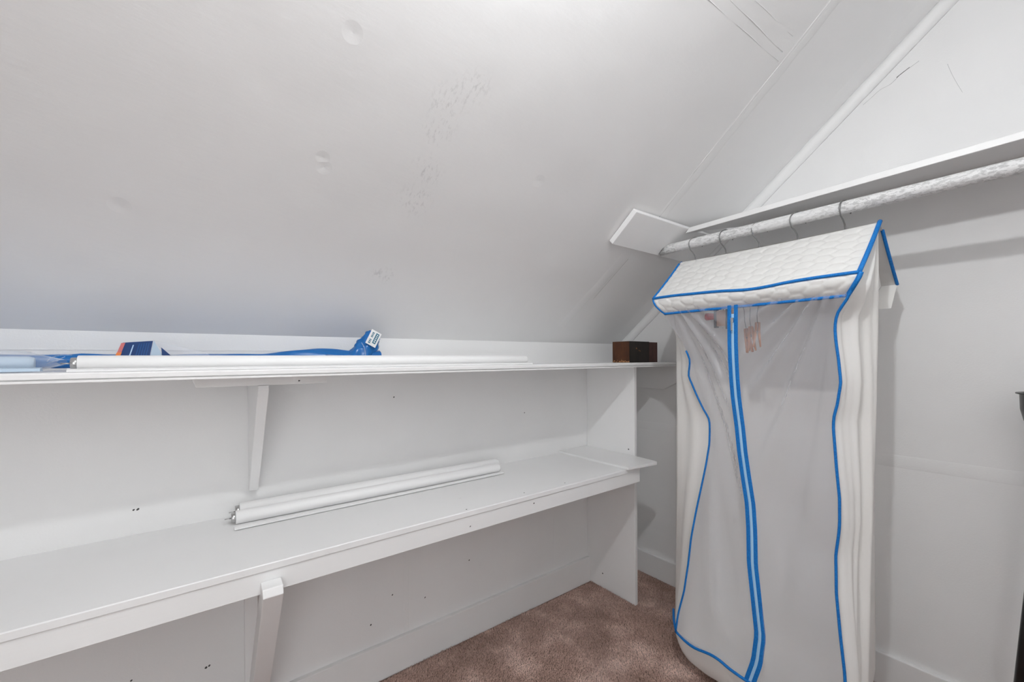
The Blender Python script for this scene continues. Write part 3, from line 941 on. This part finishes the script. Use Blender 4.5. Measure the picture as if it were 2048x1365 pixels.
quilted('roof_panel', roof_back, 0.622, (EB - RIDGE).length, nb, bag, step=0.008)
def valance(u, v):
    y = yy(u) - 0.010 * (1 - u)
    y2 = -0.602 + (-1.146 + 0.602) * u
    bx = EF.x + (VF.x - EF.x) * v - 0.010 * math.sin(PI * v)
    return (bx, y + (y2 - y) * v ** 1.5, EF.z + eave_z(y) * (1 - v) + (VF.z - EF.z) * v + 0.0)
quilted('valance', valance, 0.61, 0.058, (-0.95, 0, 0.1), bag, 0.0040, 0.050)

grid_mesh('back_valance', np.array([[(EB.x - 0.002 - 0.006 * math.sin(9 * u) * v - 0.012 * v, yy(u) + 0.012 * v * (2 * u - 1), EB.z - 0.075 * v) for u in np.linspace(0, 1, 40)] for v in np.linspace(0, 1, 6)]), 'fabric', bag)

def pipe(name, pts, r=0.0046, k=3, ry=None, parent=bag):
    return tube(name, smooth_path(pts, k), r, 'piping', parent, 8, ry)
def offs(f, us, v, d): return [Vector(f(u, v)) + Vector(d) for u in us]
us_ = np.linspace(0, 1, 15)
pipe('piping', offs(roof_front, us_, 1.0, (-0.003, 0, 0.001)))
pipe('piping', offs(valance, us_, 1.0, (-0.002, 0, -0.001)))
pipe('piping', [Vector(roof_front(0, v)) + nf * 0.002 for v in np.linspace(0.06, 1, 8)], 0.0042)
pipe('piping', [Vector(roof_front(1, v)) + nf * 0.002 for v in np.linspace(0, 1, 8)], 0.0060)
pipe('piping', [Vector(valance(0, v)) for v in np.linspace(0, 1, 6)], 0.0042)
pipe('piping', [Vector(valance(1, v)) + Vector((0, -0.003, 0)) for v in np.linspace(0, 1, 6)], 0.0062)
pipe('piping', [Vector(roof_back(1, v)) + nb * 0.001 for v in np.linspace(0.12, 1, 8)], 0.0045)
pipe('piping', [Vector(roof_back(0, v)) + nb * 0.001 for v in np.linspace(0.0, 1, 8)], 0.0042)

# outlines measured at 17 heights: (z, x, y)
SEAML = [(1.345, -0.5437, -0.6006), (1.3, -0.529, -0.6039), (1.26, -0.5122, -0.623), (1.2, -0.4869, -0.6514), (1.14, -0.4646, -0.6642), (1.08, -0.4492, -0.6502), (1.02, -0.4403, -0.6715), (0.97, -0.4341, -0.6922), (0.92, -0.4309, -0.7201), (0.84, -0.4404, -0.7236), (0.76, -0.4531, -0.7166), (0.68, -0.4657, -0.7053), (0.6, -0.4783, -0.6939), (0.5, -0.492, -0.6812), (0.4, -0.4998, -0.673), (0.3, -0.5144, -0.6645), (0.22, -0.525, -0.6483), (0.15, -0.53, -0.640)]
SILL = [(1.345, -0.3914, -0.5600), (1.3, -0.381, -0.556), (1.26, -0.3717, -0.5516), (1.02, -0.3734, -0.5521), (0.6, -0.3796, -0.5531), (0.4, -0.39, -0.5559), (0.22, -0.4005, -0.5589), (0.15, -0.42, -0.57)]
ZIP = [(1.345, -0.5487, -0.8587), (1.3, -0.5392, -0.854), (1.26, -0.5352, -0.8519), (1.2, -0.5293, -0.849), (1.14, -0.5231, -0.8478), (1.08, -0.517, -0.8479), (1.02, -0.511, -0.8496), (0.97, -0.5075, -0.854), (0.92, -0.505, -0.859), (0.84, -0.505, -0.8664), (0.76, -0.5073, -0.8783), (0.68, -0.5111, -0.892), (0.6, -0.5186, -0.8996), (0.5, -0.5303, -0.9057), (0.4, -0.5433, -0.9219), (0.3, -0.5559, -0.938), (0.22, -0.5627, -0.9307), (0.15, -0.57, -0.912)]
SEAMR = [(1.345, -0.5442, -1.1685), (1.3, -0.5343, -1.1479), (1.26, -0.5164, -1.1185), (1.2, -0.51, -1.1175), (1.14, -0.51, -1.1242), (1.08, -0.51, -1.1285), (1.02, -0.5055, -1.12), (0.97, -0.5, -1.1077), (0.92, -0.5016, -1.111), (0.84, -0.5061, -1.1169), (0.76, -0.5098, -1.1242), (0.68, -0.51, -1.1242), (0.6, -0.51, -1.1153), (0.5, -0.5257, -1.1203), (0.4, -0.5413, -1.1325), (0.3, -0.552, -1.1451), (0.22, -0.555, -1.147), (0.15, -0.558, -1.149)]
SILR = [(1.345, -0.3, -1.1663), (1.2, -0.3, -1.1641), (1.02, -0.3, -1.1601), (0.84, -0.301, -1.1546), (0.6, -0.309, -1.1486), (0.4, -0.3187, -1.145), (0.22, -0.3279, -1.1419), (0.15, -0.335, -1.140)]
SILR = [(z, x - 0.10, -1.4979 + (y + 1.4979) * ((x - 0.10 + 1.9219) / (x + 1.9219))) for z, x, y in SILR]
def at(T, z):
    zz = [t[0] for t in T][::-1]
    return np.array([np.interp(z, zz, [t[1] for t in T][::-1]), np.interp(z, zz, [t[2] for t in T][::-1])])

def ring_pts(z):
    """white cloth from the left seam round the back to the right seam"""
    sl, il, sr, ir = at(SEAML, z), at(SILL, z), at(SEAMR, z), at(SILR, z)
    bl, br_ = np.array([-0.175, -0.60]), np.array([-0.165, -1.125])
    if z > 1.345:      # gable
        g = (z - 1.345) / (1.530 - 1.345)
        xf = -0.5437 + g * (RX + 0.5437); xb = -0.165 + g * (RX + 0.165)
        sl = np.array([xf, -0.6006 + 0.03 * g]); sr = np.array([xf, -1.1685 - 0.003 * g])
        il = np.array([-0.3914 + g * (RX + 0.3914), -0.565]); ir = np.array([-0.40 + g * (RX + 0.40), -1.1868 + 0.012 * g])
        bl = np.array([xb, -0.60 + 0.03 * g]); br_ = np.array([xb, -1.15])
    keys = [sl, il, bl, br_, ir, sr]
    ns = [18, 6, 18, 8, 36]
    out = []
    lo = np.clip((z - 0.15) / 0.3, 0, 1)
    for s, (a, b, n) in enumerate(zip(keys, keys[1:], ns)):
        d = b - a
        l = np.hypot(*d) + 1e-9
        nrm = np.array([d[1], -d[0]]) / l
        for k in range(n):
            t = k / n
            env = math.sin(PI * t) ** 0.6 if 0 < t < 1 else 0
            off = 0
            if s == 4:
                q = t + 0.05 * math.sin(3.1 * z)
                fold = 0.6 * math.sin(11 * q + 1.6 * z) + 0.35 * math.sin(19 * q - 2.6 * z + 1) + 0.12 * math.sin(37 * q + 3 - 1.5 * z)
                off = -0.017 * env * fold * (0.5 + 0.5 * math.sin(2.3 * q + 1.9 * z) ** 2)
            elif s == 0:
                fold = 0.6 * math.sin(8 * t + 1.6 * z) + 0.3 * math.sin(15 * t - 2.5 * z)
                off = 0.006 * env * fold
            elif s == 2:
                off = 0.006 * env * (math.sin(21 * t + 2 * z) + 0.5 * math.sin(37 * t - 3 * z)) - 0.012 * env
            if z > 1.40: off *= max(0, (1.53 - z) / 0.13)
            p = a + d * t + nrm * off
            out.append((p[0], p[1], z))
    out.append((sr[0], sr[1], z))
    return out
zl = list(np.linspace(0.15, 1.345, 74)) + [1.37, 1.40, 1.43, 1.46, 1.49, 1.515, 1.528]
grid_mesh('fabric_body', np.array([ring_pts(z) for z in zl]), 'fabric', bag)

# clear front panel
zf = np.linspace(0.15, 1.335, 110)
NF = 46
rows = []
for z in zf:
    a, c, b = at(SEAML, z), at(ZIP, z), at(SEAMR, z)
    row = []
    for k in range(2 * NF + 1):
        if k <= NF: t = k / NF; p0, p1, e = a, c, 0
        else: t = (k - NF) / NF; p0, p1, e = c, b, 1
        p = p0 + (p1 - p0) * t
        env = math.sin(PI * t)
        y = p[1]
        # folds that run down from the two top corners, and soft billows
        da = (1.33 - z); 
        if e == 0: ang = math.atan2(y - (-0.62), da + 0.08)
        else: ang = math.atan2(y - (-1.13), da + 0.08)
        f = 0.0085 * math.sin(26 * ang + 3 * z) + 0.0055 * math.sin(55 * ang - 2 * z + 1)
        f += 0.006 * math.sin(8.5 * z + 5 * y) * (0.4 + 0.6 * (z < 0.9)) + 0.003 * math.sin(19 * z - 14 * y)
        pull = 0.016 * env * math.exp(-((z - 1.1) / 0.22) ** 2)
        row.append((p[0] + env ** 0.7 * f + pull, y, z))
    rows.append(row)
grid_mesh('clear_front', np.array(rows), 'vinyl', bag)

# sagging bottom cloth
base = [np.array(p) for p in ring_pts(0.15)]
a, c, b = at(SEAML, .15), at(ZIP, .15), at(SEAMR, .15)
front_edge = [(*(b + (c - b) * t), .15) for t in np.linspace(0, 1, 14)[1:]] + [(*(c + (a - c) * t), .15) for t in np.linspace(0, 1, 14)[1:-1]]
base += [np.array(p) for p in front_edge]
ctr = np.array([-0.37, -0.87, 0.0])
rows = []
for s, z in [(1.0, 0.15), (1.0, 0.135), (0.975, 0.112), (0.93, 0.082), (0.86, 0.055), (0.75, 0.035), (0.55, 0.020), (0.30, 0.012), (0.02, 0.010)]:
    rows.append([((p[0] - ctr[0]) * s + ctr[0] , (p[1] - ctr[1]) * s + ctr[1], z + 0.004 * math.sin(i * 0.9) * (s < 0.95) * s) for i, p in enumerate(base)])
grid_mesh('bottom_panel', np.array(rows), 'fabric', bag, True, True)

# piping of the front seams and hem
def seam_line(T, z0, z1, n, dx):
    return [Vector((at(T, z)[0] - dx, at(T, z)[1], z)) for z in np.linspace(z0, z1, n)]
pipe('piping', seam_line(SEAML, 1.175, 0.15, 34, 0.003), 0.0034, 2)
pipe('piping', seam_line(SEAMR, 1.335, 0.15, 38, 0.003), 0.0038, 2)
hem = [(-0.530, -0.640, 0.1485), (-0.543, -0.681, 0.1430), (-0.553, -0.7239, 0.1445), (-0.563, -0.7822, 0.160), (-0.568, -0.8181, 0.162), (-0.572, -0.8523, 0.156), (-0.574, -0.9082, 0.151), (-0.572, -1.0, 0.148), (-0.566, -1.08, 0.149), (-0.560, -1.149, 0.15)]
pipe('piping', hem, 0.0046, 3)
pipe('piping', [(-0.530, -0.640, 0.150), (-0.49, -0.607, 0.158), (-0.435, -0.571, 0.163)], 0.0042, 4)

# zipper: two blue tapes, pale teeth between, slider with pull tab
def ribbon(name, T, z0, z1, y_off0, y_off1, dx, material, parent, n=60, th=0.0008):
    rows = []
    for z in np.linspace(z0, z1, n):
        p = at(T, z)
        x = p[0] - dx
        rows.append([(x, p[1] + y_off0, z), (x - th, p[1] + (y_off0 + y_off1) / 2, z), (x, p[1] + y_off1, z), (x + th * 2, p[1] + (y_off0 + y_off1) / 2, z)])
    return grid_mesh(name, np.array(rows), material, parent, False, True)
zp = bpy.data.objects.new('zipper', None); COL.objects.link(zp); zp.parent = bag
zp.location = Vector((-0.53, -0.86, 0.7)) - bag.location
zp_parent = zp
def zrib(*a, **k):
    o = ribbon(*a, None, **k)
    o.parent = zp
    o.matrix_parent_inverse = (Matrix.Translation(bag.location) @ Matrix.Translation(zp.location)).inverted()
    return o
zrib('zipper_tape', ZIP, 1.318, 0.150, 0.0165, 0.0042, 0.0032, 'piping')
zrib('zipper_tape', ZIP, 1.318, 0.150, -0.0042, -0.0165, 0.0032, 'piping')
zrib('zipper_teeth', ZIP, 1.290, 0.150, 0.0042, -0.0042, 0.0030, 'zipteeth')
def zchild(o):
    o.parent = zp
    o.matrix_parent_inverse = (Matrix.Translation(bag.location) @ Matrix.Translation(zp.location)).inverted()
    return o
sx_, sy_ = at(ZIP, 1.272)
zchild(box('zipper_slider', (sx_ - 0.0085, sy_ - 0.0045, 1.262), (sx_ - 0.003, sy_ + 0.0045, 1.278), 'steel', None, 0.0015, 2))
zchild(box('pull_tab', (sx_ - 0.0105, sy_ - 0.0030, 1.236), (sx_ - 0.0088, sy_ + 0.0030, 1.268), 'steel', None, 0.0007))

# ------------------------------------------------------------------ things hanging inside the bag
def clothespin(top, tilt, yaw, label):
    root = empty('clothespin', top, label, 'clothespin', 'clothespins hanging inside the garment bag')
    root.rotation_euler = (tilt, 0, yaw)
    for s in (-1, 1):
        bm = bmesh.new()
        # half: (y, z) outline; jaws at the top, legs spread below
        poly = [(0, s * 0.0012, 0.0), (0, s * 0.0075, -0.002), (0, s * 0.0085, -0.030), (0, s * 0.0125, -0.084), (0, s * 0.0085, -0.085), (0, s * 0.0012, -0.036)]
        add_prism(bm, [(-0.005, p[1], p[2]) for p in poly], (0.010, 0, 0))
        bmesh.ops.bevel(bm, geom=list(bm.edges), offset=0.0008, segments=1, affect='EDGES')
        o = obj('wood_half', bm, 'clothespin'); o.parent = root
    bm = bmesh.new()
    add_tube(bm, [(0.0065 * math.cos(0) - 0.013 * (k / 40) , 0.0035 * math.cos(k * 0.9), -0.034 + 0.0035 * math.sin(k * 0.9)) for k in range(41)], 0.0009, 5)
    o = obj('spring', bm, 'wire', None, True); o.parent = root
    tw = bmesh.new(); add_tube(tw, [(0, 0, -0.004), (0, 0.002, 0.025), (0, -0.002, 0.06), (0, 0.0, 0.075)], 0.0012, 5)
    o = obj('string', tw, 'wire', None, True); o.parent = root
    return root
clothespin((-0.425, -0.8805, 1.268), 0.03, 0.5, 'wooden clothespin with spread legs, hanging apart from the other two pins')
clothespin((-0.420, -0.857, 1.256), -0.05, 0.2, 'wooden clothespin hanging in the bag between two other pins')
clothespin((-0.410, -0.838, 1.250), -0.16, -0.3, 'wooden clothespin hanging in the bag next to the zipper')
ch = empty('clamp_hanger', (-0.42, -0.755, 1.29), 'wooden clamp hanger with black clip and red end cap inside the bag', 'hanger')
bm = bmesh.new(); add_box(bm, (-0.428, -0.800, 1.262), (-0.412, -0.742, 1.318), 0.003, 2); obj('wood_bar', bm, 'hanger_wood', ch)
bm = bmesh.new(); add_box(bm, (-0.431, -0.7440, 1.256), (-0.409, -0.7350, 1.322), 0.002, 2); obj('black_clip', bm, 'blackplastic', ch)
bm = bmesh.new(); add_box(bm, (-0.431, -0.7830, 1.250), (-0.409, -0.7770, 1.322), 0.002, 2); obj('black_clip', bm, 'blackplastic', ch)
bm = bmesh.new(); add_tube(bm, [(-0.420, -0.740, 1.298), (-0.420, -0.715, 1.300), (-0.420, -0.703, 1.300)], [0.010, 0.013, 0.014], 14); obj('red_cap', bm, 'red', ch, True)
tube('hanger_wire', [(-0.420, -0.765, 1.316), (-0.42, -0.765, 1.345), (-0.42, -0.742, 1.362)], 0.0016, 'wire', ch, 6)

# ------------------------------------------------------------------ black bowl stand at the right edge
BC = Vector((-0.135, -1.505, 0))
st = empty('bowl_stand', BC, 'black metal stand with a rimmed bowl on splayed legs by the right wall', 'stand')
bm = bmesh.new()
add_lathe(bm, [(0.006, 0.925), (0.030, 0.930), (0.058, 0.950), (0.074, 0.975), (0.080, 1.005), (0.081, 1.045), (0.088, 1.047), (0.088, 1.050), (0.077, 1.049), (0.075, 1.010), (0.06, 0.965), (0.02, 0.945), (0.006, 0.944)], BC, 40)
obj('bowl', bm, 'black', st, True)
for k in range(3):
    a = math.radians(90 + 120 * k)
    d = Vector((math.cos(a), math.sin(a), 0))
    p0 = BC + d * 0.030 + Vector((0, 0, 0.945)); p1 = BC + d * 0.100 + Vector((0, 0, 0.004))
    tube('leg', [p0, p0.lerp(p1, 0.5), p1], 0.0125, 'black', st, 12)
